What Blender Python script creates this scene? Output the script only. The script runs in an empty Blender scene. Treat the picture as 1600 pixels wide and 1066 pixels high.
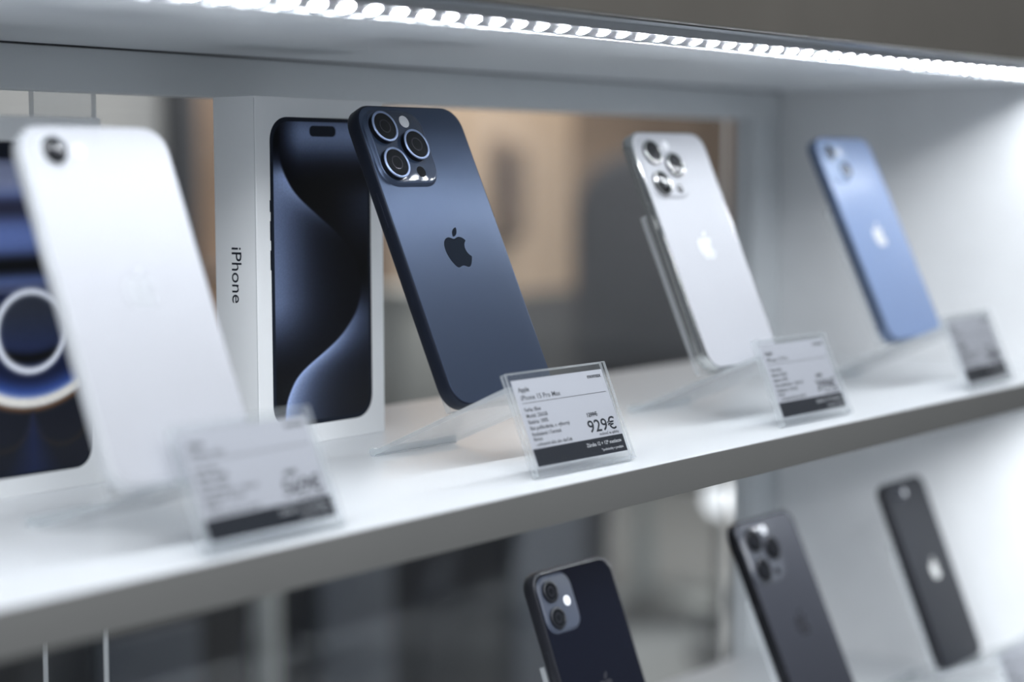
import bpy, bmesh, math, random
from mathutils import Vector, Matrix
random.seed(4)
C = bpy.context.scene.collection
MM = 0.001
SIN = lambda a: math.sin(math.radians(a))
COS = lambda a: math.cos(math.radians(a))

# ------------------------------------------------------------------ materials
def mat(name, col, rough=0.5, metal=0.0, spec=0.5, coat=0.0, coat_rough=0.05, noise=0.0, noise_scale=60.0, bump=0.0, bump_scale=400.0):
    m = bpy.data.materials.new(name); m.use_nodes = True
    nt = m.node_tree; b = nt.nodes['Principled BSDF']
    b.inputs['Base Color'].default_value = (*col, 1)
    b.inputs['Roughness'].default_value = rough
    b.inputs['Metallic'].default_value = metal
    b.inputs['Specular IOR Level'].default_value = spec
    b.inputs['Coat Weight'].default_value = coat
    b.inputs['Coat Roughness'].default_value = coat_rough
    if noise or bump:
        tc = nt.nodes.new('ShaderNodeTexCoord')
    if noise:
        n = nt.nodes.new('ShaderNodeTexNoise'); n.inputs['Scale'].default_value = noise_scale; n.inputs['Detail'].default_value = 4
        r = nt.nodes.new('ShaderNodeValToRGB')
        r.color_ramp.elements[0].position = 0.3; r.color_ramp.elements[1].position = 0.7
        r.color_ramp.elements[0].color = (*[c * (1 - noise) for c in col], 1)
        r.color_ramp.elements[1].color = (*[min(1, c * (1 + noise)) for c in col], 1)
        nt.links.new(tc.outputs['Object'], n.inputs['Vector']); nt.links.new(n.outputs['Fac'], r.inputs['Fac'])
        nt.links.new(r.outputs['Color'], b.inputs['Base Color'])
    if bump:
        n = nt.nodes.new('ShaderNodeTexNoise'); n.inputs['Scale'].default_value = bump_scale
        bp = nt.nodes.new('ShaderNodeBump'); bp.inputs['Strength'].default_value = bump; bp.inputs['Distance'].default_value = 0.0002
        nt.links.new(tc.outputs['Object'], n.inputs['Vector']); nt.links.new(n.outputs['Fac'], bp.inputs['Height'])
        nt.links.new(bp.outputs['Normal'], b.inputs['Normal'])
    return m

def emit(name, col, strength):
    m = bpy.data.materials.new(name); m.use_nodes = True; nt = m.node_tree; nt.nodes.clear()
    e = nt.nodes.new('ShaderNodeEmission'); e.inputs['Color'].default_value = (*col, 1); e.inputs['Strength'].default_value = strength
    o = nt.nodes.new('ShaderNodeOutputMaterial'); nt.links.new(e.outputs[0], o.inputs['Surface'])
    return m

def clear(name, tint=(0.96, 0.97, 0.97), ior=1.45, rough=0.02, frost=0.0, frost_col=(0.8, 0.83, 0.85)):
    """Thin clear sheet: transparent where looked through, mirror-like by Fresnel, an optional milky share."""
    m = bpy.data.materials.new(name); m.use_nodes = True; nt = m.node_tree; nt.nodes.clear()
    o = nt.nodes.new('ShaderNodeOutputMaterial'); t = nt.nodes.new('ShaderNodeBsdfTransparent'); g = nt.nodes.new('ShaderNodeBsdfGlossy')
    t.inputs['Color'].default_value = (*tint, 1); g.inputs['Roughness'].default_value = rough
    # Schlick's reflectance, the same from both sides of the sheet
    lw = nt.nodes.new('ShaderNodeLayerWeight'); lw.inputs['Blend'].default_value = 0.5
    pw = nt.nodes.new('ShaderNodeMath'); pw.operation = 'POWER'; pw.inputs[1].default_value = 5; nt.links.new(lw.outputs['Facing'], pw.inputs[0])
    r0 = ((ior - 1) / (ior + 1)) ** 2
    f = nt.nodes.new('ShaderNodeMath'); f.operation = 'MULTIPLY_ADD'; f.inputs[1].default_value = 1 - r0; f.inputs[2].default_value = r0
    nt.links.new(pw.outputs[0], f.inputs[0])
    mx = nt.nodes.new('ShaderNodeMixShader'); nt.links.new(f.outputs[0], mx.inputs[0]); nt.links.new(t.outputs[0], mx.inputs[1]); nt.links.new(g.outputs[0], mx.inputs[2])
    last = mx
    if frost:
        df = nt.nodes.new('ShaderNodeBsdfDiffuse'); df.inputs['Color'].default_value = (*frost_col, 1)
        tl = nt.nodes.new('ShaderNodeBsdfTranslucent'); tl.inputs['Color'].default_value = (*frost_col, 1)
        ad = nt.nodes.new('ShaderNodeMixShader'); ad.inputs[0].default_value = 0.5
        nt.links.new(df.outputs[0], ad.inputs[1]); nt.links.new(tl.outputs[0], ad.inputs[2])
        m2 = nt.nodes.new('ShaderNodeMixShader'); m2.inputs[0].default_value = frost
        nt.links.new(mx.outputs[0], m2.inputs[1]); nt.links.new(ad.outputs[0], m2.inputs[2]); last = m2
    nt.links.new(last.outputs[0], o.inputs['Surface'])
    return m

def printed(name, rough=0.3):
    """A printed picture: its colours are stored per vertex of a fine grid."""
    m = bpy.data.materials.new(name); m.use_nodes = True; nt = m.node_tree; b = nt.nodes['Principled BSDF']
    a = nt.nodes.new('ShaderNodeVertexColor'); a.layer_name = 'print'
    tc = nt.nodes.new('ShaderNodeTexCoord'); n = nt.nodes.new('ShaderNodeTexNoise'); n.inputs['Scale'].default_value = 900; n.inputs['Detail'].default_value = 3
    mr = nt.nodes.new('ShaderNodeMapRange'); mr.inputs['To Min'].default_value = 0.8; mr.inputs['To Max'].default_value = 1.2
    mx = nt.nodes.new('ShaderNodeMix'); mx.data_type = 'RGBA'; mx.blend_type = 'MULTIPLY'; mx.inputs['Factor'].default_value = 1
    nt.links.new(tc.outputs['Object'], n.inputs['Vector']); nt.links.new(n.outputs['Fac'], mr.inputs['Value'])
    nt.links.new(a.outputs['Color'], mx.inputs['A']); nt.links.new(mr.outputs['Result'], mx.inputs['B'])
    nt.links.new(mx.outputs['Result'], b.inputs['Base Color'])
    b.inputs['Roughness'].default_value = rough; b.inputs['Specular IOR Level'].default_value = 0.2
    return m

M = dict(
    white_lacquer=mat('white lacquer', (0.80, 0.82, 0.84), 0.32, spec=0.12, coat=0.22, coat_rough=0.03),
    white_board=mat('white laminate board', (0.82, 0.83, 0.84), 0.42, noise=0.02, noise_scale=30),
    white_under=mat('satin white underside', (0.72, 0.75, 0.78), 0.35),
    grey_rail=mat('pale grey rail', (0.64, 0.67, 0.69), 0.5),
    edging=mat('grey edge band', (0.21, 0.21, 0.203), 0.5, noise=0.04, noise_scale=9),
    fascia=mat('taupe fascia board', (0.185, 0.17, 0.148), 0.6, noise=0.05, noise_scale=14),
    aluminium=mat('brushed aluminium', (0.62, 0.65, 0.68), 0.38, metal=0.9, bump=0.1),
    dark_gap=mat('dark gap shade', (0.03, 0.03, 0.035), 0.6),  # near-black colour standing in for the shade inside narrow gaps
    carton=mat('white box card', (0.90, 0.915, 0.925), 0.5, bump=0.08, bump_scale=1500),
    ink=mat('near black print', (0.010, 0.014, 0.024), 0.5, spec=0.15),
    ink_soft=mat('dark grey print', (0.035, 0.04, 0.05), 0.5),
    paper=mat('white card paper', (0.66, 0.67, 0.73), 0.6),
    paper_ink=mat('white print', (0.75, 0.76, 0.80), 0.6),
    navy_frame=mat('dark blue titanium', (0.012, 0.016, 0.028), 0.38, metal=0.5, spec=0.3),
    navy_back=mat('matte blue back glass', (0.070, 0.094, 0.150), 0.39, metal=0.78, spec=0.35, bump=0.06, bump_scale=2500),
    navy_bump=mat('glossy blue bump glass', (0.030, 0.045, 0.08), 0.06, spec=0.6),
    navy_ring=mat('blue metal lens ring', (0.34, 0.42, 0.62), 0.42, metal=0.9),
    logo_navy=mat('polished dark emblem', (0.008, 0.012, 0.020), 0.06, spec=0.3),
    lens_black=mat('lens barrel black', (0.006, 0.007, 0.010), 0.3, spec=0.25),
    lens_glass=mat('lens glass', (0.006, 0.007, 0.009), 0.03, spec=0.22),
    lens_inner=mat('inner lens element', (0.05, 0.05, 0.06), 0.15, metal=0.6),
    flash_white=mat('pale flash diffuser', (0.88, 0.89, 0.93), 0.3),
    screen=mat('black screen glass', (0.006, 0.006, 0.008), 0.05),
    white_frame=mat('white phone frame', (0.70, 0.72, 0.75), 0.4, metal=0.2),
    white_back=mat('white phone back', (0.56, 0.57, 0.61), 0.45, spec=0.22),
    white_logo=mat('pale mirror emblem', (0.70, 0.72, 0.76), 0.35, metal=0.3),
    silver_frame=mat('polished steel frame', (0.55, 0.56, 0.55), 0.14, metal=1.0),
    silver_back=mat('pearl white back glass', (0.56, 0.57, 0.61), 0.45, spec=0.22),
    silver_logo=mat('satin mirror emblem', (0.92, 0.93, 0.95), 0.42, metal=0.6),
    blue_frame=mat('dark steel blue frame', (0.16, 0.21, 0.32), 0.3, metal=0.8),
    blue_back=mat('light blue back glass', (0.235, 0.32, 0.52), 0.3, spec=0.5),
    blue_bump=mat('light blue bump glass', (0.34, 0.44, 0.64), 0.4),
    black_frame=mat('black aluminium frame', (0.014, 0.015, 0.020), 0.35, metal=0.4),
    black_back=mat('glossy black back glass', (0.004, 0.005, 0.010), 0.045, spec=0.28),
    black_bump=mat('slate bump glass', (0.042, 0.050, 0.072), 0.4, spec=0.35),
    graphite_frame=mat('dark graphite steel', (0.03, 0.031, 0.036), 0.22, metal=0.9),
    graphite_back=mat('matte graphite back glass', (0.045, 0.048, 0.062), 0.38, metal=0.5),
    graphite_bump=mat('graphite bump glass', (0.08, 0.085, 0.10), 0.12),
    midnight_back=mat('charcoal back glass', (0.010, 0.012, 0.018), 0.36, spec=0.25),
    grey_logo=mat('grey mirror emblem', (0.80, 0.80, 0.78), 0.2, metal=0.8),
    dark_logo=mat('dim emblem', (0.03, 0.031, 0.038), 0.2, metal=0.3),
    acrylic=clear('clear acrylic', (0.985, 0.99, 0.992), 1.38, 0.02, 0.022),
    acrylic_edge=clear('polished acrylic edge', (0.9, 0.92, 0.93), 1.5, 0.06, 0.36, (0.92, 0.95, 0.97)),
    glass=clear('clear pane glass', (0.925, 0.935, 0.945), 1.35, 0.0, 0.008, (0.5, 0.55, 0.58)),
    glass_edge=clear('ground glass edge', (0.5, 0.55, 0.56), 1.5, 0.2, 0.9, (0.95, 0.97, 0.98)),
    led=emit('white led', (0.90, 0.95, 1.0), 178.0),
    lens_cover=clear('led lens cover', (0.97, 0.98, 1.0), 1.4, 0.1, 0.06, (0.9, 0.93, 1.0)),
    picture=printed('printed picture', 0.28),
)

# ------------------------------------------------------------------ helpers
def finish(name, bm, mats, parent=None, smooth=True, angle=35):
    me = bpy.data.meshes.new(name)
    bmesh.ops.recalc_face_normals(bm, faces=bm.faces)
    bm.to_mesh(me); bm.free()
    for m in (mats if isinstance(mats, (list, tuple)) else [mats]):
        me.materials.append(M[m] if isinstance(m, str) else m)
    if smooth:
        for p in me.polygons: p.use_smooth = True
        me.set_sharp_from_angle(angle=math.radians(angle))
    o = bpy.data.objects.new(name, me); C.objects.link(o)
    if parent is not None: o.parent = parent
    return o

def tag(o, label, cat, group=None, kind=None):
    o['label'] = label; o['category'] = cat
    if group: o['group'] = group
    if kind: o['kind'] = kind
    return o

def structure(o):
    o['kind'] = 'structure'; return o

def thing(name, label, cat, matrix, group=None):
    o = bpy.data.objects.new(name, None); C.objects.link(o)
    o.empty_display_size = 0.01
    o.matrix_world = matrix
    return tag(o, label, cat, group)

def place(x=0, y=0, z=0, rz=0):
    return Matrix.Translation((x, y, z)) @ Matrix.Rotation(math.radians(rz), 4, 'Z')

def box(bm, x0, x1, y0, y1, z0, z1, bev=0.0, seg=2, mi=0, s=1.0):
    vs = [bm.verts.new((x * s, y * s, z * s)) for x in (x0, x1) for y in (y0, y1) for z in (z0, z1)]
    fs = []
    for idx in ((0, 1, 3, 2), (4, 6, 7, 5), (0, 4, 5, 1), (2, 3, 7, 6), (0, 2, 6, 4), (1, 5, 7, 3)):
        f = bm.faces.new([vs[i] for i in idx]); f.material_index = mi; fs.append(f)
    if bev:
        es = list({e for f in fs for e in f.edges})
        bmesh.ops.bevel(bm, geom=es, offset=bev * s, segments=seg, affect='EDGES', profile=0.5)
    return fs

def rrect(w, h, r, n=10, cx=0, cy=0, p=2.3):
    """outline of a rounded rectangle, counter-clockwise; corners slightly squarer than a circle"""
    r = max(0.02, min(r, w / 2 - 1e-4, h / 2 - 1e-4)); out = []
    for k, (sx, sy) in enumerate(((1, 1), (-1, 1), (-1, -1), (1, -1))):
        for i in range(n + 1):
            a = math.pi / 2 * i / n + k * math.pi / 2
            c, s = math.cos(a), math.sin(a)
            q = (abs(c) ** p + abs(s) ** p) ** (1 / p)
            out.append((cx + sx * (w / 2 - r) + r * c / q, cy + sy * (h / 2 - r) + r * s / q))
    return out

def loft(bm, w, h, r, prof, cx=0, cy=0, n=10, p=2.3, mi=0, cap0=True, cap1=True, s=MM):
    """stack of rounded rectangles: prof = [(inset, z), ...]"""
    rings = []
    for ins, z in prof:
        rings.append([bm.verts.new((x * s, y * s, z * s)) for x, y in rrect(w - 2 * ins, h - 2 * ins, r - ins, n, cx, cy, p)])
    L = len(rings[0])
    for a, b in zip(rings, rings[1:]):
        for i in range(L):
            f = bm.faces.new((a[i], a[(i + 1) % L], b[(i + 1) % L], b[i])); f.material_index = mi
    if cap0: bm.faces.new(rings[0][::-1]).material_index = mi
    if cap1: bm.faces.new(rings[-1]).material_index = mi

def lathe(bm, prof, cx=0, cy=0, z=0, n=40, mi=0, s=MM):
    """turn (radius, z) about the z axis; a radius of 0 closes the end"""
    rings = []
    for r, zz in prof:
        if r <= 0: rings.append([bm.verts.new((cx * s, cy * s, (z + zz) * s))])
        else: rings.append([bm.verts.new(((cx + r * math.cos(2 * math.pi * i / n)) * s, (cy + r * math.sin(2 * math.pi * i / n)) * s, (z + zz) * s)) for i in range(n)])
    for a, b in zip(rings, rings[1:]):
        if len(a) == 1 and len(b) == 1: continue
        for i in range(n):
            j = (i + 1) % n
            f = bm.faces.new((a[0], b[j], b[i]) if len(a) == 1 else ((a[i], a[j], b[0]) if len(b) == 1 else (a[i], a[j], b[j], b[i])))
            f.material_index = mi

def prism(bm, pts, z0, z1, mi=0, s=MM, tf=None):
    """extrude a simple outline given in the xy plane"""
    tf = tf or (lambda x, y, z: (x * s, y * s, z * s))
    a = [bm.verts.new(tf(x, y, z0)) for x, y in pts]; b = [bm.verts.new(tf(x, y, z1)) for x, y in pts]
    L = len(pts); fs = [bm.faces.new(a[::-1]), bm.faces.new(b)]
    for i in range(L): fs.append(bm.faces.new((a[i], a[(i + 1) % L], b[(i + 1) % L], b[i])))
    for f in fs: f.material_index = mi
    bmesh.ops.triangulate(bm, faces=fs[:2])

def text_into(bm, s, x, y, size, align='LEFT', bold=0.0, z=0.0, depth=0.05, sx=1.0, rot=0.0, mi=0):
    """flat lettering (mm) as thin solid letters"""
    cu = bpy.data.curves.new('lettering', 'FONT'); cu.body = s; cu.size = size; cu.align_x = align
    cu.offset = bold; cu.extrude = depth / 2; cu.resolution_u = 3
    o = bpy.data.objects.new('lettering', cu); C.objects.link(o)
    bpy.context.view_layer.update()
    me = bpy.data.meshes.new_from_object(o.evaluated_get(bpy.context.evaluated_depsgraph_get()))
    bpy.data.objects.remove(o); bpy.data.curves.remove(cu)
    n0 = len(bm.verts); f0 = len(bm.faces)
    bm.from_mesh(me); bpy.data.meshes.remove(me)
    bm.verts.ensure_lookup_table(); bm.faces.ensure_lookup_table()
    c, sn = math.cos(rot), math.sin(rot)
    for v in bm.verts[n0:]:
        a, b = v.co.x * sx, v.co.y
        v.co = Vector(((x + a * c - b * sn) * MM, (y + a * sn + b * c) * MM, (z + v.co.z) * MM))
    for f in bm.faces[f0:]: f.material_index = mi

EMBLEM = [(12.152, 6.896), 'c-.948 0-2.415-1.078-3.96-1.04-2.04.027-3.91 1.183-4.961 3.014-2.117 3.675-.546 9.103 1.519 12.09 1.013 1.454 2.208 3.09 3.792 3.039 1.52-.065 2.09-.987 3.935-.987 1.831 0 2.35.987 3.96.948 1.637-.026 2.676-1.48 3.676-2.948 1.156-1.688 1.636-3.325 1.662-3.415-.039-.013-3.182-1.221-3.22-4.857-.026-3.04 2.48-4.494 2.597-4.559-1.429-2.09-3.623-2.324-4.39-2.376-2-.156-3.675 1.09-4.61 1.09']
LEAF = [(15.53, 3.83), 'c.843-1.012 1.4-2.427 1.245-3.83-1.207.052-2.662.805-3.532 1.818-.78.896-1.454 2.338-1.273 3.714 1.338.104 2.715-.688 3.559-1.701']
def svg_outline(spec, n=7):
    import re
    v = [float(t) for t in re.findall(r'-?(?:\d+\.\d+|\.\d+|\d+)', spec[1])]
    x, y = spec[0]; pts = []
    for i in range(0, len(v), 6):
        a = (x, y); b = (x + v[i], y + v[i + 1]); c = (x + v[i + 2], y + v[i + 3]); d = (x + v[i + 4], y + v[i + 5])
        for k in range(n):
            t = k / n; u = 1 - t
            pts.append(tuple(u ** 3 * a[j] + 3 * u * u * t * b[j] + 3 * u * t * t * c[j] + t ** 3 * d[j] for j in (0, 1)))
        x, y = d
    return pts

def emblem(parent, cx, cy, height, z, m):
    bm = bmesh.new(); k = height / 24.0
    for spec in (EMBLEM, LEAF):
        pts = [(cx + (px - 12) * k, cy + (12 - py) * k) for px, py in svg_outline(spec)][::-1]
        clean = [pts[0]]
        for q in pts[1:]:
            if math.hypot(q[0] - clean[-1][0], q[1] - clean[-1][1]) > 1e-3: clean.append(q)
        if math.hypot(clean[0][0] - clean[-1][0], clean[0][1] - clean[-1][1]) < 1e-3: clean.pop()
        prism(bm, clean, z, z + 0.05)
    return finish('logo', bm, m, parent, smooth=False)

# ------------------------------------------------------------------ setting: the shop behind the showcase
FLOOR = -1.15
bm = bmesh.new(); box(bm, -1.6, 8.2, -2.4, 3.8, FLOOR - 0.05, FLOOR)
floor_mat = mat('grey floor tiles', (0.30, 0.32, 0.325), 0.3, noise=0.10, noise_scale=1.3)
structure(finish('floor', bm, floor_mat, smooth=False))
bm = bmesh.new(); box(bm, -1.6, 8.2, 3.7, 3.8, FLOOR, 1.7)
structure(finish('wall_back', bm, mat('pale grey plaster', (0.42, 0.43, 0.43), 0.8, noise=0.05, noise_scale=2), smooth=False))
bm = bmesh.new(); box(bm, 8.1, 8.2, -2.4, 3.7, FLOOR, 1.7)
structure(finish('wall_right', bm, mat('taupe plaster', (0.20, 0.18, 0.16), 0.8, noise=0.05, noise_scale=2), smooth=False))
tan = mat('warm tan panelling', (0.52, 0.41, 0.31), 0.6, noise=0.12, noise_scale=1.6)
brown = mat('brown wood panelling', (0.17, 0.13, 0.10), 0.6, noise=0.25, noise_scale=3)
bm = bmesh.new(); box(bm, 4.22, 5.3, 3.67, 3.70, FLOOR, 1.7, bev=0.004)
structure(finish('trim_1', bm, tan))
bm = bmesh.new(); box(bm, 5.3, 8.1, 3.66, 3.70, FLOOR, 1.7, bev=0.004)
structure(finish('trim_2', bm, brown))
bm = bmesh.new(); box(bm, 4.22, 8.1, 3.64, 3.66, FLOOR, -0.30, bev=0.004)
structure(finish('baseboard_back', bm, mat('dark dado board', (0.078, 0.082, 0.085), 0.5)))
d1 = bpy.data.objects.new('door_1', None); C.objects.link(d1); d1.location = (3.72, 3.66, FLOOR); structure(d1)
bm = bmesh.new(); box(bm, -0.43, 0.43, -0.02, 0.04, 0.0, 2.05, bev=0.004)
finish('door_leaf', bm, mat('brown door veneer', (0.24, 0.165, 0.115), 0.5, noise=0.2, noise_scale=4), d1)
bm = bmesh.new()
for x0, x1, z0, z1 in ((-0.48, -0.43, 0, 2.1), (0.43, 0.48, 0, 2.1), (-0.43, 0.43, 2.05, 2.1)): box(bm, x0, x1, -0.035, 0.04, z0, z1)
finish('door_frame', bm, mat('door frame paint', (0.20, 0.17, 0.15), 0.5), d1, smooth=False)
bm = bmesh.new(); box(bm, -0.38, -0.26, -0.07, -0.05, 1.0, 1.02, bev=0.006); box(bm, -0.37, -0.355, -0.055, -0.02, 1.003, 1.017)
finish('door_handle', bm, 'aluminium', d1)

dark_cloth = mat('dark grey upholstery', (0.048, 0.050, 0.057), 0.8, noise=0.15, noise_scale=25)
black_plastic = mat('black plastic', (0.018, 0.019, 0.022), 0.45)
navy_panel = mat('dark navy panel', (0.010, 0.012, 0.018), 0.4, noise=0.2, noise_scale=3)
slate_panel = mat('slate blue panel', (0.115, 0.13, 0.155), 0.45, noise=0.15, noise_scale=3)
pale_metal = mat('pale painted metal', (0.55, 0.58, 0.56), 0.5)

# high-backed chair
ch = thing('office_chair', 'dark grey high-backed chair with a rounded top, blurred in the shop behind the glass', 'chair', place(3.88, 2.38, FLOOR, -52))
bm = bmesh.new(); loft(bm, 390, 800, 194, [(40, 0), (12, 15), (0, 45), (0, 75), (12, 105), (40, 120)], n=12, p=2.0)
o = finish('backrest', bm, dark_cloth, ch); o.matrix_local = Matrix.Translation((0, 0.24, 0.97)) @ Matrix.Rotation(math.radians(96), 4, 'X')
bm = bmesh.new(); loft(bm, 500, 480, 90, [(30, 0), (0, 25), (0, 70), (25, 100)], n=8)
o = finish('seat', bm, dark_cloth, ch); o.location = (0, -0.02, 0.42)
for sx in (-1, 1):
    bm = bmesh.new(); box(bm, sx * 0.29 - 0.035, sx * 0.29 + 0.035, -0.2, 0.16, 0.66, 0.70, bev=0.015); box(bm, sx * 0.29 - 0.02, sx * 0.29 + 0.02, -0.05, 0.03, 0.45, 0.67, bev=0.008)
    finish('armrest', bm, black_plastic, ch)
bm = bmesh.new(); lathe(bm, [(0, 60), (34, 60), (34, 250), (24, 252), (24, 425), (0, 425)], n=20)
finish('column', bm, pale_metal, ch)
for k in range(5):
    a = 2 * math.pi * k / 5 + 0.3
    bm = bmesh.new(); box(bm, 0.02, 0.30, -0.025, 0.025, 0.06, 0.09, bev=0.008); bmesh.ops.rotate(bm, verts=bm.verts, cent=(0, 0, 0), matrix=Matrix.Rotation(a, 3, 'Z'))
    lg = finish('leg', bm, pale_metal, ch)
    bm = bmesh.new(); lathe(bm, [(0, -14), (26, -14), (30, -8), (30, 8), (26, 14), (0, 14)], n=18)
    w = finish('caster', bm, black_plastic, lg); w.matrix_local = Matrix.Translation((0.29 * math.cos(a), 0.29 * math.sin(a), 0.03)) @ Matrix.Rotation(a, 4, 'Z') @ Matrix.Rotation(math.pi / 2, 4, 'X')

# service counter, seen low through the gap under the shelf
ct = thing('service_counter', 'dark navy counter with slate panels behind the glass, under the shelf', 'counter', place(2.35, 2.00, FLOOR))
bm = bmesh.new(); box(bm, -0.58, 0.46, -0.25, 0.25, 0.06, 0.74, bev=0.006)
finish('body', bm, navy_panel, ct)
bm = bmesh.new(); box(bm, -0.62, 0.48, -0.28, 0.27, 0.74, 0.78, bev=0.006)
finish('counter_top', bm, mat('dark grey worktop', (0.06, 0.062, 0.068), 0.35), ct)
for x0, x1, m_ in ((-0.50, -0.30, slate_panel), (-0.22, 0.02, navy_panel), (0.10, 0.34, slate_panel)):
    bm = bmesh.new(); box(bm, x0, x1, -0.266, -0.25, 0.16, 0.62, bev=0.004); finish('front_panel', bm, m_, ct)
bm = bmesh.new(); box(bm, -0.58, 0.44, -0.22, 0.22, 0.0, 0.06); finish('plinth', bm, black_plastic, ct, smooth=False)
# pale post beside it
ps = thing('steel_post', 'pale grey-green upright post left of the dark counter, under the shelf', 'post', place(1.59, 1.62, FLOOR))
bm = bmesh.new(); lathe(bm, [(0, 0), (110, 0), (110, 8), (30, 16), (0, 16)], n=32); finish('base', bm, pale_metal, ps)
bm = bmesh.new(); lathe(bm, [(0, 12), (23, 12), (23, 640), (18, 648), (0, 648)], n=24); finish('pole', bm, pale_metal, ps)
# low cabinet at the left
lc = thing('storage_cabinet', 'dark low cabinet with a slate blue door at lower left behind the glass', 'cabinet', place(1.14, 1.65, FLOOR))
bm = bmesh.new(); box(bm, -0.48, 0.24, -0.20, 0.20, 0.0, 0.66, bev=0.006); finish('body', bm, black_plastic, lc)
bm = bmesh.new(); box(bm, -0.06, 0.13, -0.218, -0.20, 0.05, 0.62, bev=0.004); dr = finish('door', bm, slate_panel, lc)
bm = bmesh.new(); box(bm, 0.10, 0.11, -0.235, -0.218, 0.30, 0.42, bev=0.003); finish('handle', bm, 'aluminium', dr)
# dark post and small things of the shop
dp = thing('display_post', 'slim dark post behind the glass, seen between the white phone and the tall box', 'post', place(2.69, 3.03, FLOOR))
bm = bmesh.new(); box(bm, -0.16, 0.16, -0.16, 0.16, 0, 0.02, bev=0.005); finish('base', bm, black_plastic, dp)
bm = bmesh.new(); box(bm, -0.035, 0.035, -0.035, 0.035, 0.02, 1.75, bev=0.006); finish('pole', bm, mat('dark grey metal', (0.05, 0.053, 0.06), 0.4), dp)
bn = thing('storage_box', 'pale grey box on the dark counter, blurred right of the tall box', 'box', place(2.29, 1.90, FLOOR + 0.78, -12))
bm = bmesh.new(); box(bm, -0.07, 0.07, -0.08, 0.08, 0, 0.24, bev=0.006); finish('body', bm, mat('pale grey card', (0.50, 0.50, 0.46), 0.7), bn)
bm = bmesh.new(); box(bm, -0.074, 0.074, -0.084, 0.084, 0.24, 0.28, bev=0.004); finish('lid', bm, mat('pale grey lid', (0.46, 0.46, 0.43), 0.7), bn)
sc = thing('wall_sconce', 'narrow dark brown wall fitting on the tan wall, right of the dark blue phone', 'wall fitting', place(4.83, 3.67, 0.08))
bm = bmesh.new(); box(bm, -0.06, 0.06, -0.015, 0.0, -0.20, 0.20, bev=0.006); finish('backplate', bm, brown, sc)
bm = bmesh.new(); loft(bm, 105, 360, 50, [(20, 0), (4, 25), (0, 60), (6, 85), (22, 100)], cy=0, n=8); o = finish('shade', bm, brown, sc); o.matrix_local = Matrix.Translation((0, -0.015, 0)) @ Matrix.Rotation(math.pi / 2, 4, 'X')
gl = thing('globe_lamp', 'small round white lamp glowing just below the shelf, in front of the far wall', 'lamp', place(3.585, 1.93, FLOOR))
bm = bmesh.new(); lathe(bm, [(0, 0), (90, 0), (90, 10), (12, 18), (0, 18)], n=28); finish('base', bm, black_plastic, gl)
bm = bmesh.new(); lathe(bm, [(0, 15), (9, 15), (9, 400), (0, 400)], n=16); finish('pole', bm, black_plastic, gl)
bm = bmesh.new(); lathe(bm, [(0, 390)] + [(42 * math.sin(math.pi * i / 16), 432 - 42 * math.cos(math.pi * i / 16)) for i in range(1, 16)] + [(0, 474)], n=28); finish('globe', bm, emit('globe glow', (0.93, 0.97, 1.0), 1.6), gl)

# ------------------------------------------------------------------ showcase (millimetres from here on)
XL, XR, YF, YB = -470.0, 664.0, -184.0, 80.0
ZLOW = -240.6
case = thing('display_cabinet', 'white display cabinet with side panel, rear rail and dark front fascia above the shelf', 'cabinet', place(0, 0, FLOOR))
up = -FLOOR / MM
def cpart(name, bm, m, **k):
    bmesh.ops.translate(bm, verts=bm.verts, vec=(0, 0, -FLOOR)); return finish(name, bm, m, case, **k)
bm = bmesh.new(); box(bm, XR, XR + 18, YF, YB + 20, -up, 300, bev=0.6, s=MM); cpart('side_panel', bm, 'white_board')
bm = bmesh.new(); box(bm, 622, XR, YB + 1, YB + 19, -up, 223, bev=0.6, s=MM); cpart('rear_post', bm, 'grey_rail')
bm = bmesh.new(); box(bm, XL, XR, -145, YB + 20, 205.8, 224, bev=0.4, s=MM); cpart('top_board', bm, 'white_under')
bm = bmesh.new(); box(bm, XL, XR, YF, -176, 213.2, 300, bev=0.8, s=MM); cpart('fascia', bm, 'fascia')
bm = bmesh.new(); box(bm, XL, 622, YB, YB + 18, 182.8, 205.0, bev=0.6, s=MM); box(bm, 622, XR, YB - 0.2, YB + 1, 182.8, 205.0, s=MM); cpart('rear_rail', bm, 'grey_rail')
bm = bmesh.new(); box(bm, XL, XR, YB - 0.6, YB + 2, 205.0, 205.8, s=MM); cpart('rail_gap_shade', bm, 'dark_gap', smooth=False)  # dark strip painting the shade of the gap above the rail

def shelf(name, label, zt):
    bm = bmesh.new(); box(bm, XL, XR, YF, YB, zt - 17.6, zt, bev=0.7, seg=3, s=MM)
    sh = finish(name, bm, 'white_lacquer')
    bm = bmesh.new(); box(bm, XL, XR, YF - 0.8, YF, zt - 17.3, zt - 0.5, bev=0.25, s=MM); finish('front_edging', bm, 'edging', sh)
    return tag(sh, label, 'shelf', 'glossy white shelves of the display cabinet')
shelf('display_shelf', 'glossy white shelf carrying the tall box and the row of pale and blue phones', 0.0)
shelf('display_shelf', 'lower white shelf under the three black phones at bottom right', ZLOW)

def pane(x0, x1, y0, label):
    bm = bmesh.new(); fs = box(bm, x0, x1, y0, y0 + 4, -up + 2, 182.0 if y0 < 90 else 205, s=MM)
    for i in (0, 1, 4, 5): fs[i].material_index = 1
    return tag(finish('glass_pane', bm, ['glass', 'glass_edge'], smooth=False), label, 'glass pane', 'sliding glass panes behind the shelves')
pane(XL, -19.0, 98.5, 'glass pane whose edge is the thin white line above the blurred white phone')
pane(-54.5, 621.0, 104.5, 'glass pane behind the tall box, its edge the dark line at far left')

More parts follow.
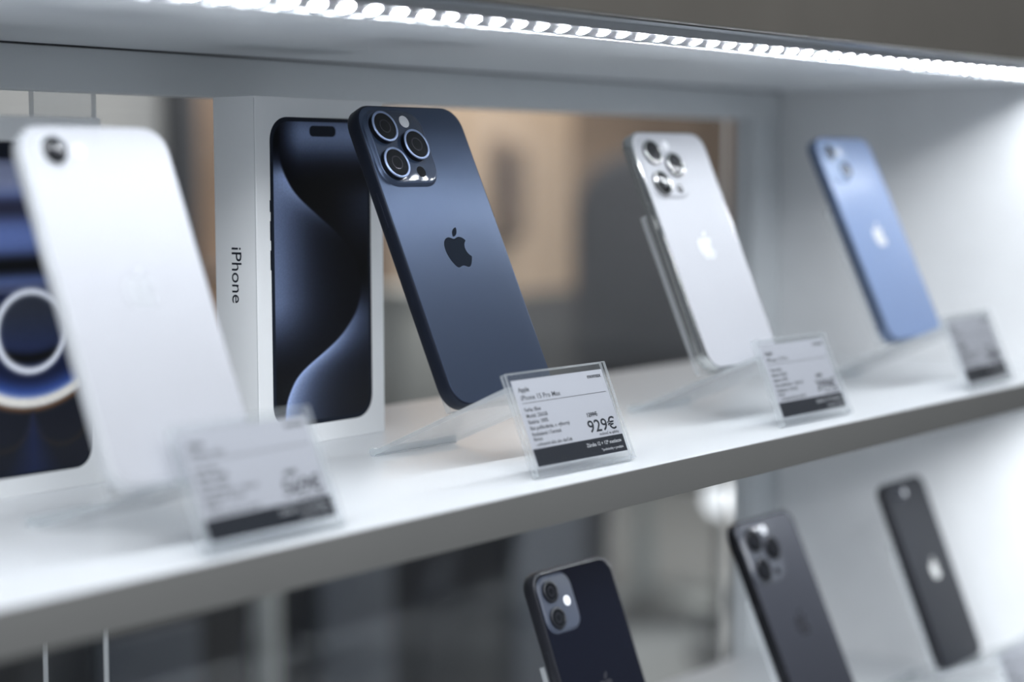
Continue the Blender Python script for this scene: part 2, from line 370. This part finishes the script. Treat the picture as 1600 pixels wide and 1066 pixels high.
# led strip under the front of the top board
st = thing('led_strip_light', 'glowing white dotted light strip under the front of the top board', 'light strip', place(0, 0, 0))
bm = bmesh.new()
prof = [(-174.6, 214.2), (-174.6, 212.8), (-162, 212.8), (-162, 208.8), (-160.8, 208.8), (-160.8, 213), (-147.6, 213), (-147.6, 205.4), (-146.4, 205.4), (-146.4, 214.2)]
prism(bm, prof, XL, XR - 4, tf=lambda y, z, x: (x * MM, y * MM, z * MM)); finish('channel', bm, 'aluminium', st, smooth=False)
bm = bmesh.new(); box(bm, XL, XR - 4, -176, -174.6, 213.0, 213.8, s=MM); finish('gap_shade', bm, 'dark_gap', st, smooth=False)  # dark strip drawn for the shaded gap behind the fascia
chip_me = None; x = XL + 8
while x < XR - 10:
    if chip_me is None:
        bm = bmesh.new(); lathe(bm, [(0, 0), (3.1, 0), (3.1, 0.12), (2.9, 0.25), (0, 0.35)], n=16)
        o = finish('led', bm, 'led', st); chip_me = o.data
    else:
        o = bpy.data.objects.new('led', chip_me); C.objects.link(o); o.parent = st
    # the chips look forward and down
    o.matrix_local = Matrix.Translation((x * MM, -152.8 * MM, 208.0 * MM)) @ Matrix.Rotation(math.radians(180 - 23), 4, 'X')
    x += 16.6
bm = bmesh.new(); box(bm, XL, XR - 4, -4.4, 4.4, 0.0, 0.5, s=MM)
bmesh.ops.rotate(bm, verts=bm.verts, cent=(0, 0, 0), matrix=Matrix.Rotation(math.radians(-23), 3, 'X')); bmesh.ops.translate(bm, verts=bm.verts, vec=(0, -152.8 * MM, 208.1 * MM))
finish('tape', bm, mat('pale led tape', (0.42, 0.43, 0.46), 0.5), st, smooth=False)

# ------------------------------------------------------------------ boxes
def smooth01(a, b, t):
    t = max(0.0, min(1.0, (t - a) / (b - a))); return t * t * (3 - 2 * t)
def lerp_tab(tab, y):
    for (a, xa), (b, xb) in zip(tab, tab[1:]):
        if y <= b:
            t = (y - a) / (b - a); return xa + (xb - xa) * t
    return tab[-1][1]
def smooth_tab(tab, y):
    return sum(lerp_tab(tab, y + k * 0.012) * w for k, w in ((-3, .08), (-2, .14), (-1, .18), (0, .2), (1, .18), (2, .14), (3, .08)))
WAVE = [(-.1, .07), (0, .06), (.10, .06), (.155, .085), (.237, .21), (.31, .45), (.376, .68), (.452, .85), (.56, .925), (.645, .87), (.731, .68), (.796, .41), (.84, .22), (.925, .10), (1.1, .06)]
def wave_colour(X, Y):
    c = smooth_tab(WAVE, Y); d = X - c
    left = 0.10 + 0.56 * math.exp(-(max(0.0, X) / 0.42) ** 1.6) * smooth01(0.06, 0.2, Y) * (1 - smooth01(0.58, 0.86, Y)) + 0.34 * math.exp(min(0.0, d) / 0.16) * smooth01(.12, .18, Y) * (1 - smooth01(.24, .44, Y))
    right = 0.055 + 0.72 * math.exp(-((Y - 0.04) / 0.10) ** 2) * smooth01(-.05, .3, X) + 0.30 * smooth01(.45, 1.0, X) * smooth01(.16, .26, Y) * (1 - smooth01(.28, .5, Y))
    right += (0.80 * math.exp(-max(0.0, d) / 0.32) * (0.6 + 0.4 * smooth01(.6, .8, Y)) + 0.06) * smooth01(0.50, 0.68, Y)
    L = left + (right - left) * smooth01(-0.016, 0.016, d)
    L = max(0.03, min(1.0, L))
    return (0.014 + 0.80 * L ** 1.65, 0.018 + 0.89 * L ** 1.62, 0.030 + 1.08 * L ** 1.55)
def ring_colour(X, Y):
    # X, Y in mm from the picture's bottom right corner, X to the left
    mix = lambda a, b, k: [x + (y - x) * k for x, y in zip(a, b)]
    g = lambda d, wd: math.exp(-(d / wd) ** 2)
    r1 = math.hypot((X - 31) / 1.04, Y - 62) * 1.09; r2 = math.hypot(X - 31, Y - 80.5)
    col = [.10, .115, .155]
    if Y > 79:
        col = [.42, .50, .74]
        col = mix(col, [.17, .18, .26], g(Y - 116, 6)); col = mix(col, [.55, .58, .70], smooth01(118, 128, Y)); col = mix(col, [.16, .17, .24], smooth01(133, 142, Y))
        col = mix(col, [.025, .03, .045], g(Y - 91, 5.5)); col = mix(col, [.30, .33, .45], smooth01(86, 80, Y))
    elif r2 < 50:
        col = mix([.10, .13, .25], [.27, .40, .74], smooth01(38, 49, r2) * smooth01(66, 34, Y))
    if r1 < 18:
        col = mix([.20, .22, .27], [.16, .20, .34], smooth01(75, 50, Y)); col = mix(col, [.03, .035, .05], g(Y - 50 - (X - 31) ** 2 * .012, 2.6))
    col = mix(col, [.95, .96, 1.0], min(1, 1.3 * g(r1 - 19, 1.7)))
    if Y < 79: col = mix(col, [1.0, .98, .95], min(1, 1.35 * g(r2 - 50, 2.4))); col = mix(col, [.45, .26, .10], .7 * g(r2 - 53.2, .9))
    if Y < 27:
        lobe = abs(math.hypot(abs(X - 31) - 16, Y - 26) - 15.5)
        col = mix(col, [.20, .17, .14], .5 * g(lobe, 1.2)) if r2 > 53 else col
        col = mix(col, [.13, .17, .32], .8 * max(0, 1 - abs(X - 31) / (.6 * (27 - Y) + .5)))
    return tuple(max(0.004, c) for c in col)

def picture_mesh(name, w, h, r, cx, cy, fn, parent, nu, nv, y):
    """fine grid clipped to a rounded rectangle, standing in the xz plane just proud of the box"""
    bm = bmesh.new(); lay = bm.loops.layers.color.new('print'); cols = {}
    def inside(px, pz):
        dx = max(abs(px) - (w / 2 - r), 0); dz = max(abs(pz) - (h / 2 - r), 0); q = math.hypot(dx, dz)
        if q > r and dx > 0 and dz > 0:
            ax, az = abs(px), abs(pz); k = r / q
            return math.copysign((w / 2 - r) + dx * k, px), math.copysign((h / 2 - r) + dz * k, pz)
        return px, pz
    vs = {}
    for i in range(nu + 1):
        for j in range(nv + 1):
            px, pz = inside(-w / 2 + w * i / nu, -h / 2 + h * j / nv)
            v = bm.verts.new(((cx + px) * MM, y * MM, (cy + pz) * MM)); vs[i, j] = v; cols[v] = fn(px, pz)
    for i in range(nu):
        for j in range(nv):
            f = bm.faces.new((vs[i, j], vs[i + 1, j], vs[i + 1, j + 1], vs[i, j + 1]))
            for l in f.loops: l[lay] = (*cols[l.vert], 1.0)
    o = finish(name, bm, 'picture', parent, smooth=False)
    return o

def xz_plate(bm, w, h, r, cx, cz, y0, y1):
    """rounded plate standing in the xz plane between depths y0 (back) and y1 (front)"""
    n0 = len(bm.verts); loft(bm, w, h, r, [(0, 0), (0, y0 - y1)], cx=cx, cy=cz, p=2.2); bm.verts.ensure_lookup_table()
    for v in bm.verts[n0:]: v.co = Vector((v.co.x, y0 * MM - v.co.z, v.co.y))

bx = thing('phone_box', 'tall white phone box with a dark blue wave picture, behind the dark blue phone', 'box', place(0, 0, 0))
BW, BH, BD = 95.1, 179.8, 30.5
bm = bmesh.new(); box(bm, 0, BW, 0, BD, 0.0, BH, bev=0.55, seg=3, s=MM); finish('carton', bm, 'carton', bx)
PX, PZ, PW, PH = 47.4, 89.9, 75.0, 159.6
bm = bmesh.new(); xz_plate(bm, PW, PH, 13.0, PX, PZ, 0.0, -0.10)
pf = finish('printed_phone', bm, 'ink', bx)
bm = bmesh.new()
for z0, z1 in ((121.5, 127.5), (107, 117), (92, 102)): box(bm, PX - PW / 2 - 0.55, PX - PW / 2 + 0.3, -0.10, 0, z0, z1, s=MM)
finish('printed_buttons', bm, 'ink', pf, smooth=False)
SW, SH = PW - 4.4, PH - 4.4
picture_mesh('printed_wallpaper', SW, SH, 11.0, PX, PZ, lambda x, z: wave_colour(x / SW + 0.5, 0.5 - z / SH), bx, 150, 320, -0.16)
bm = bmesh.new(); xz_plate(bm, 19.6, 5.6, 2.75, 48.4, 162.8, -0.16, -0.24); finish('printed_cutout', bm, 'ink', bx)
bm = bmesh.new(); text_into(bm, 'iPhone', 0, 0, 10.2, 'CENTER', bold=0.02, sx=1.04)
for v in bm.verts:  # reads downwards on the left side of the box: letter tops to the front edge
    a, b, c = v.co; v.co = Vector((-0.03 * MM - c, 18.3 * MM - b, 89.5 * MM - a))
finish('side_lettering', bm, 'ink', bx, smooth=False)
bm = bmesh.new(); box(bm, -0.06, 0.02, 0.6, 0.95, 0.4, BH - 1.0, s=MM); finish('lid_seam', bm, mat('card seam', (0.62, 0.64, 0.65), 0.6), bx, smooth=False)

b2 = thing('phone_box', 'white phone box with ringed blue picture at the left edge, behind the white phone', 'box', place(-205 * MM, -13 * MM, 0))
bm = bmesh.new(); box(bm, 0, 96, 0, 27, 0, 166.0, bev=0.55, seg=3, s=MM); finish('carton', bm, 'carton', b2)
bm = bmesh.new(); xz_plate(bm, 72, 146.0, 9.5, 50.4, 82.0, 0, -0.10); finish('printed_phone', bm, 'ink', b2)
picture_mesh('printed_wallpaper', 69.6, 143.4, 8.5, 50.4, 82.0, lambda x, z: ring_colour(34.8 - x, z + 71.7), b2, 84, 170, -0.16)
bm = bmesh.new(); xz_plate(bm, 24, 6.0, 2.6, 50.4, 150.6, -0.16, -0.24); finish('printed_notch', bm, 'ink', b2)

# ------------------------------------------------------------------ phones
POSE = {  # bottom centre of the back face: x, y, z, lean back, turn
    'main': (50.1, -121.4, 30.2, 25.3, -2.80),
    'white': (-185.5, -153.4, 24.9, 23.14, -2.53),
    'silver': (261.6, -130.0, 30.9, 24.26, -3.46),
    'blue': (478.7, -131.5, 31.7, 25.05, -2.65),
    'blk12': (157.4, -131.2, -210.8, 21.11, -1.06),
    'graph': (376.8, -132.2, -213.3, 24.50, -0.79),
    'blkse': (581.8, -121.8, -210.7, 21.84, 1.48),
}
def frame(x, y, z, lean, turn):
    u = Vector((COS(turn), SIN(turn), 0)); h = Vector((-SIN(turn), COS(turn), 0))
    w = h * SIN(lean) + Vector((0, 0, COS(lean))); n = u.cross(w)
    m = Matrix.Identity(4)
    for i in range(3): m[i][0], m[i][1], m[i][2], m[i][3] = u[i], w[i], n[i], (x, y, z)[i] * MM
    return m

def lens(parent, cx, cy, z, r, ring, h=1.7, plain=False):
    """barrel standing on the bump, a metal ring round it, glass sunk in the ring"""
    bm = bmesh.new(); lathe(bm, [(0, 0), (r, 0), (r, h - 0.15), (r - .3, h - 0.15), (0, h - 0.15)], cx, cy, z)
    b = finish('camera_lens', bm, 'lens_black', parent)
    bm = bmesh.new(); lathe(bm, [(r - 1.2, h - 0.4), (r + 0.05, h - 0.4), (r + 0.05, h), (r - .25, h + .2), (r - 1.0, h + .2), (r - 1.2, h), (r - 1.2, h - 0.4)], cx, cy, z)
    finish('lens_ring', bm, ring, b)
    bm = bmesh.new(); lathe(bm, [(0, h + 0.02), (r * .35, h + 0.0), (r * .7, h - .04), (r - 1.2, h - .12), (r - 1.2, h - .3), (0, h - .3)], cx, cy, z)
    finish('lens_glass', bm, 'lens_glass', b)
    bm = bmesh.new(); lathe(bm, [(r * .36, h + .015), (r * .40, h + .03), (r * .44, h + .0)], cx, cy, z)
    finish('inner_ring', bm, 'lens_inner', b)
    return b

def disc(name, parent, cx, cy, z, r, m, h=0.25):
    bm = bmesh.new(); lathe(bm, [(0, 0), (r, 0), (r, h * .6), (r * .85, h), (0, h)], cx, cy, z, n=28); return finish(name, bm, m, parent)

def phone(key, label, group, W, H, T, R, frame_m, back_m, bump=None, rounded=1.0, edge=0.9):
    ph = thing('smartphone', label, 'smartphone', frame(*POSE[key]), group)
    e = rounded
    bm = bmesh.new()
    loft(bm, W, H, R, [(e * 1.1, -T), (e * .35, -T + .25 * e), (0, -T + .9 * e), (0, -.9 * e), (e * .35, -.25 * e), (e * 1.1, 0)], cy=H / 2, n=12)
    body = finish('body', bm, frame_m, ph)
    bm = bmesh.new(); loft(bm, W, H, R, [(edge + .2, -0.02), (edge + .25, .03), (edge + .6, .09), (edge + 1.2, .12)], cy=H / 2, n=12)
    finish('back_glass', bm, back_m, ph)
    bm = bmesh.new(); loft(bm, W, H, R, [(edge + .2, -T + .02), (edge + .4, -T - .06)], cy=H / 2, n=12); finish('screen', bm, 'screen', ph)
    # one long key on the edge to the left of the back
    bm = bmesh.new(); box(bm, -W / 2 - .4, -W / 2 + .2, H * .592, H * .708, -T / 2 - 1.3, -T / 2 + 1.3, bev=0.25, s=MM); finish('side_button', bm, frame_m, ph)
    return ph
def bump(ph, cx, cy, w, h, r, z, m, edge_m=None, lip=1.2):
    bm = bmesh.new(); loft(bm, w, h, r, [(-lip, 0.05), (-.35 * lip, z * .35), (0, z * .75), (.25, z * .95), (.7, z)], cx=cx, cy=cy, n=12)
    o = finish('camera_bump', bm, m, ph, angle=60); return o

UP, LOW = 'phones leaning on stands along the upper shelf', 'black phones leaning on stands on the lower shelf'
p = phone('main', 'dark blue phone in sharp focus with three large lenses, in front of the tall box', UP, 76.7, 159.9, 8.25, 13.0, 'navy_frame', 'navy_back', rounded=1.5, edge=1.0)
b = bump(p, -14.6, 135.9, 39.0, 40.0, 11.0, 1.9, 'navy_back')
bm = bmesh.new(); loft(bm, 37.6, 38.6, 10.4, [(0, 1.86), (.1, 1.98), (.5, 2.04)], cx=-14.6, cy=135.9, n=12); finish('bump_glass', bm, 'navy_bump', b)
for x, y in ((-25.2, 145.7), (-7.0, 136.1), (-25.5, 126.0)): lens(b, x, y, 2.04, 8.3, 'navy_ring', 2.8)
disc('flash', b, -7.6, 149.8, 2.04, 3.3, 'flash_white', .3); disc('depth_sensor', b, -7.6, 122.2, 2.02, 3.0, 'lens_glass', .06)
emblem(p, 1.0, 81.6, 21.6, 0.12, 'logo_navy')

p = phone('white', 'large blurred white phone with a single small lens at the far left of the shelf', UP, 71.5, 146.7, 7.8, 12.5, 'white_frame', 'white_back', rounded=2.0)
b = bump(p, -21.7, 135.4, 12.6, 12.6, 6.25, .9, 'white_frame', lip=.6); lens(b, -21.7, 135.4, .9, 5.6, 'lens_black', .7)
disc('flash', p, -9.5, 135.4, .1, 2.6, 'white_frame', .1)
emblem(p, 0.6, 78.0, 17.0, 0.12, 'white_logo')

def pro_bump(p, glass, ring, x0=-19.0, y0=123.0):
    b = bump(p, x0 + 4.2, y0, 35.0, 36.0, 10.0, 1.5, glass)
    for x, y in ((-22.2, 132.6), (-4.6, 124.8), (-22.8, 113.2)): lens(b, x, y, 1.5, 7.6, ring, 1.7)
    disc('flash', b, -6.0, 137.6, 1.5, 2.9, 'flash_white', .25); disc('depth_sensor', b, -6.9, 109.8, 1.5, 2.7, 'lens_glass', .15)
p = phone('silver', 'pearl white phone with three lenses and a bright steel edge', UP, 71.5, 146.7, 7.65, 11.5, 'silver_frame', 'silver_back', rounded=.7)
pro_bump(p, 'silver_back', 'silver_frame'); emblem(p, 0.6, 74.6, 17.5, 0.12, 'silver_logo')

p = phone('blue', 'light blue phone with two diagonal lenses beside the white side panel', UP, 71.5, 146.7, 7.65, 11.5, 'blue_frame', 'blue_back', rounded=.7)
b = bump(p, -18.4, 128.2, 28.0, 28.0, 8.0, 1.4, 'blue_bump'); lens(b, -24.6, 134.4, 1.4, 6.2, 'blue_bump', 1.2); lens(b, -12.0, 121.6, 1.4, 6.2, 'blue_bump', 1.2)
disc('flash', b, -11.6, 134.8, 1.4, 2.6, 'flash_white', .2); emblem(p, 0.4, 74.8, 17.5, 0.12, 'silver_logo')

p = phone('blk12', 'glossy black phone with two stacked lenses on a slate square, left of the lower row', LOW, 71.5, 146.7, 7.4, 11.5, 'black_frame', 'black_back', rounded=.7)
b = bump(p, -18.8, 127.6, 27.6, 30.0, 8.0, 1.0, 'black_bump'); lens(b, -24.4, 134.6, 1.0, 6.0, 'black_frame', 1.2); lens(b, -24.4, 119.9, 1.0, 6.0, 'black_frame', 1.2)
disc('flash', b, -12.2, 127.6, 1.0, 2.7, 'flash_white', .25); emblem(p, 0.6, 76.0, 17.5, 0.12, 'dark_logo')

p = phone('graph', 'matte graphite phone with three lenses, middle of the lower row', LOW, 71.5, 146.7, 7.65, 11.5, 'graphite_frame', 'graphite_back', rounded=.7)
pro_bump(p, 'graphite_bump', 'graphite_frame'); emblem(p, 0.8, 74.6, 17.5, 0.12, 'dark_logo')

p = phone('blkse', 'small charcoal phone with a pale emblem, nearest the side panel on the lower shelf', LOW, 67.3, 138.4, 7.3, 10.5, 'black_frame', 'midnight_back', rounded=2.2)
b = bump(p, -15.0, 128.6, 12.0, 12.0, 5.9, .8, 'black_frame', lip=.5); lens(b, -15.0, 128.6, .8, 5.2, 'black_bump', .6)
disc('flash', p, -3.5, 128.6, .1, 2.4, 'flash_white', .1); emblem(p, 2.4, 70.4, 16.5, 0.12, 'grey_logo')

# ------------------------------------------------------------------ acrylic stands and price cards
LEAN, PWID, PHGT = 22.8, 76.7, 50.5
def sheet(bm, quad, t):
    """a clear sheet: quad = four (x, y, z) corners in order; thickness t along its normal; its rim uses the second material"""
    q = [Vector(a) for a in quad]; n = (q[1] - q[0]).cross(q[3] - q[0]).normalized() * t
    a = [bm.verts.new(v * MM) for v in q]; b = [bm.verts.new((v + n) * MM) for v in q]
    bm.faces.new(a[::-1]); bm.faces.new(b)
    for i in range(4):
        f = bm.faces.new((a[i], a[(i + 1) % 4], b[(i + 1) % 4], b[i])); f.material_index = 1

CARD = [
    ('Apple', -33.5, 38.6, 3.4, .06), ]
def card(root, label, model, price, old, group, footer='Záruka 12 + 12* mesiacov', spec=None):
    cd = thing('price_card', label, 'price card', root, group)
    W0, W1, Y0, Y1 = -34.4, 35.8, 5.0, 47.2
    bm = bmesh.new(); box(bm, W0, W1, Y0, Y1, -.15, .15, s=MM); finish('paper', bm, 'paper', cd, smooth=False)
    bm = bmesh.new(); box(bm, W0 + .1, W1 - .1, Y0 + .1, Y0 + 8.6, .15, .2, s=MM); band = finish('footer_band', bm, 'ink', cd, smooth=False)
    bm = bmesh.new(); text_into(bm, footer, W1 - 2.5, Y0 + 4.9, 2.6, 'RIGHT', .02, .22); text_into(bm, '*podmienky v predajni', W1 - 2.5, Y0 + 1.9, 1.9, 'RIGHT', 0, .22)
    finish('footer_lettering', bm, 'paper_ink', band, smooth=False)
    bm = bmesh.new()
    text_into(bm, 'Apple', W0 + 3, 41.2, 3.4, 'LEFT', .05, .19); text_into(bm, model, W0 + 3, 37.2, 3.5, 'LEFT', .01, .19, sx=1.1)
    for k, s in enumerate(spec or ('Farba: Blue', 'Model: 256GB', 'Batéria: 100%', 'Bez poškodenia, v. výborný', 'Rozbalené / čerstvé')): text_into(bm, s, W0 + 3, 31.6 - 3.0 * k, 2.7, 'LEFT', .02, .19)
    text_into(bm, 'Bonus:', W0 + 3, 19.9 - 2.6, 2.5, 'LEFT', .02, .19); text_into(bm, '- ochranné sklo ako darček', W0 + 3, 14.6 + .1, 2.5, 'LEFT', .02, .19)
    text_into(bm, 'momax', W1 - 2.2, 43.4, 2.9, 'RIGHT', .09, .19, sx=1.25)
    finish('printed_lines', bm, 'ink_soft', cd, smooth=False)
    bm = bmesh.new(); box(bm, W0 + 3, W1 - 2, 35.6, 35.85, .15, .2, s=MM); finish('rule_line', bm, 'ink_soft', cd, smooth=False)
    bm = bmesh.new(); text_into(bm, price, W1 - 2.2, 16.7, 8.6, 'RIGHT', .08, .19, sx=1.22)
    text_into(bm, old, W1 - 14.5, 24.4, 3.0, 'RIGHT', .06, .19, sx=1.1); box(bm, W1 - 21.8, W1 - 14.2, 25.1, 25.4, .15, .22, s=MM); text_into(bm, 'možnosť na splátky', W1 - 2.2, 14.6, 2.0, 'RIGHT', 0, .19)
    finish('price_lettering', bm, 'ink', cd, smooth=False)

def stand(key, label, T, foot=None, turn=None, fold=107.0, back_w=72.0, cardspec=None, group='clear acrylic phone stands', cgroup=None):
    """bent clear stand: a slope the phone stands on, a back plate behind it, a slanted pocket for the price card in front"""
    x, y, z, lean, tn = POSE[key]; zb = ZLOW if z < -100 else 0.0
    if foot is None: foot = (x, y - 45.0)
    if turn is None: turn = tn
    root = place(foot[0] * MM, foot[1] * MM, zb * MM, turn)
    s = thing('phone_stand', label, 'phone stand', root, group)
    jy, jz = .88 * PHGT * SIN(LEAN), .88 * PHGT * COS(LEAN)
    inv = root.inverted() @ frame(*POSE[key])
    slope = (jz - 2.0) / (fold - jy)
    # the slope passes right under the phone's lowest edge
    low = min(((inv @ Vector((0, 0, zz * MM))) / MM for zz in (0, -T)), key=lambda q: q.z - (2.0 + slope * (fold - q.y)))
    lift = low.z - (2.0 + slope * (fold - low.y)) - .15
    zf = 2.9 + lift * .15; t = 2.2
    ux, uy, uz = 0, (jy - fold), (jz + lift - zf); L = math.hypot(uy, uz); nrm = Vector((0, -uz, uy)) / L
    if nrm.z < 0: nrm = -nrm
    zat = lambda yy: zf + (fold - yy) / (fold - jy) * (jz + lift - zf)
    dz = (zat(low.y) - low.z) + .15
    q = lambda xx, yy: Vector((xx, yy, zat(yy) - dz))
    a, b_, c, d_ = q(-36.5, jy), q(36.5, jy), q(31, fold), q(-31, fold)
    bm = bmesh.new(); sheet(bm, [v - nrm * t for v in (a, b_, c, d_)], t); finish('slope_plate', bm, ['acrylic', 'acrylic_edge'], s, smooth=False)
    # rounded fold lying on the shelf at the back
    fz = (zat(fold) - dz) - t * .5; r = max(2.1, fz)
    bm = bmesh.new(); prism(bm, [(fold + r * .2 + r * math.cos(k * math.pi / 9), r + .02 + r * math.sin(k * math.pi / 9)) for k in range(18)], -31, 31, tf=lambda yy, zz, xx: (xx * MM, yy * MM, zz * MM)); finish('rolled_fold', bm, ['acrylic_edge'], s)
    # back plate behind the phone, in the phone's own frame
    g = lambda xx, yy, zz: (inv @ Vector((xx * MM, yy * MM, zz * MM))) / MM
    bm = bmesh.new(); sheet(bm, [g(-back_w / 2, .6, -T - 3.6), g(back_w / 2, .6, -T - 3.6), g(back_w / 2, 97, -T - 3.6), g(-back_w / 2, 97, -T - 3.6)], 3.4); finish('back_plate', bm, ['acrylic', 'acrylic_edge'], s, smooth=False)
    # pocket
    pf_ = lambda xx, ww, nn: Vector((xx, ww * SIN(LEAN) - nn * COS(LEAN), ww * COS(LEAN) + nn * SIN(LEAN)))
    bm = bmesh.new()
    for n0 in (0.0, 2.3):
        sheet(bm, [pf_(-PWID / 2, .25, n0), pf_(PWID / 2, .25, n0), pf_(PWID / 2, PHGT, n0), pf_(-PWID / 2, PHGT, n0)], 1.5)
    sheet(bm, [pf_(-PWID / 2, .25, 1.5), pf_(PWID / 2, .25, 1.5), pf_(PWID / 2, 2.2, 1.5), pf_(-PWID / 2, 2.2, 1.5)], .8)
    finish('price_pocket', bm, ['acrylic', 'acrylic_edge'], s, smooth=False)
    if cardspec:
        m = Matrix.Identity(4); u, w = Vector((1, 0, 0)), Vector((0, SIN(LEAN), COS(LEAN))); n = u.cross(w)
        for i in range(3): m[i][0], m[i][1], m[i][2], m[i][3] = u[i], w[i], n[i], (n * 1.95 * MM)[i]
        card(root @ m, cardspec[0], cardspec[1], cardspec[2], cardspec[3], cgroup)
CU, CL = 'price cards in the stands on the upper shelf', 'price cards in the stands on the lower shelf'
SU, SL = 'clear acrylic phone stands on the upper shelf', 'clear acrylic phone stands on the lower shelf'
stand('main', 'clear acrylic stand under the dark blue phone, in front of the tall box', 8.25, (50.2, -166.3), -1.37, 108, 66, ('price card reading 929€ in front of the dark blue phone', 'iPhone 15 Pro Max', '929€', '1299€'), SU, CU)
stand('white', 'clear acrylic stand under the blurred white phone at far left', 7.8, (-166.0, -177.2), 2.46, 104, 62, ('large blurred price card in front of the white phone at left', 'iPhone 16e', '569€', '699€'), SU, CU)
stand('silver', 'clear acrylic stand under the pearl white phone with three lenses', 7.65, (272.9, -167.4), -.92, 106, 72.6, ('price card in front of the pearl white phone', 'iPhone 13 Pro', '399€', '549€'), SU, CU)
stand('blue', 'clear acrylic stand under the light blue phone by the side panel', 7.65, (497.4, -172.7), 2.85, 106, 72.6, ('small blurred price card right of the light blue phone', 'iPhone 13', '349€', '449€'), SU, CU)
stand('blk12', 'clear acrylic stand behind the glossy black phone with two stacked lenses', 7.4, (163.0, -176.0), -1, 106, 72.6, None, SL)
stand('graph', 'clear acrylic stand behind the graphite phone on the lower shelf', 7.65, (388.0, -176.0), -.5, 106, 72.6, ('blurred price card at the bottom edge between the graphite and charcoal phones', 'iPhone 13 Pro', '449€', '549€'), SL, CL)
stand('blkse', 'clear acrylic stand under the small charcoal phone by the side panel', 7.3, (597.0, -170.0), 2, 106, 68.0, ('blurred price card at the lower right corner beside the charcoal phone', 'iPhone SE', '229€', '299€'), SL, CL)

# ------------------------------------------------------------------ light
def area(name, loc, target, sx, sy, power, col, spread=180):
    l = bpy.data.lights.new(name, 'AREA'); l.shape = 'RECTANGLE'; l.size = sx; l.size_y = sy; l.energy = power; l.color = col; l.spread = math.radians(spread)
    o = bpy.data.objects.new(name, l); C.objects.link(o); o.location = loc
    o.rotation_euler = (Vector(target) - Vector(loc)).to_track_quat('-Z', 'Y').to_euler(); return o
# strip under the middle shelf (out of sight behind its front edge)
area('lower_led_strip', (0.08, -0.156, -0.0195), (0.08, -0.24, -0.20), 1.05, 0.004, 2.3, (0.9, 0.95, 1.0))
# added fill lamps, unseen: one for the shop, one for the box fronts
area('shop_fill', (3.6, 1.6, 1.65), (3.6, 1.9, -1), 2.4, 1.2, 80, (1.0, 0.97, 0.93))
area('aisle_fill', (-1.9, -2.8, 1.6), (-0.9, -1.2, 0), 2.6, 1.0, 72, (0.93, 0.96, 1.0))
area('wall_washer', (5.0, 2.9, 1.5), (5.0, 3.7, 0.1), 1.6, 0.15, 22, (1.0, 0.87, 0.74))
w = bpy.data.worlds.new('shop ambience'); bpy.context.scene.world = w; w.use_nodes = True
w.node_tree.nodes['Background'].inputs[0].default_value = (0.82, 0.86, 0.92, 1); w.node_tree.nodes['Background'].inputs[1].default_value = 0.20

# ------------------------------------------------------------------ camera
cam = bpy.data.cameras.new('camera'); co = bpy.data.objects.new('camera', cam); C.objects.link(co)
f = Vector((0.78522846, 0.61306385, -0.08699991)).normalized(); rt = Vector((0.61514898, -0.7884029, -0.00354968)).normalized(); upv = rt.cross(f)
m = Matrix.Identity(4)
for i in range(3): m[i][0], m[i][1], m[i][2], m[i][3] = rt[i], upv[i], -f[i], (-0.670388, -0.686038, 0.139168)[i]
co.matrix_world = m
cam.sensor_width = 36; cam.lens = 2949.2 / 1600 * 36; cam.clip_start = 0.02; cam.clip_end = 60
cam.dof.use_dof = True; cam.dof.focus_distance = 0.938; cam.dof.aperture_fstop = 3.4; cam.dof.aperture_blades = 0
S = bpy.context.scene; S.camera = co
S.view_settings.view_transform = 'Standard'; S.view_settings.look = 'None'; S.view_settings.exposure = 0.24; S.view_settings.gamma = 1.0; S.view_settings.use_curve_mapping = False
S.cycles.use_denoising = True
S.cycles.max_bounces = 14; S.cycles.transparent_max_bounces = 24; S.cycles.sample_clamp_indirect = 6
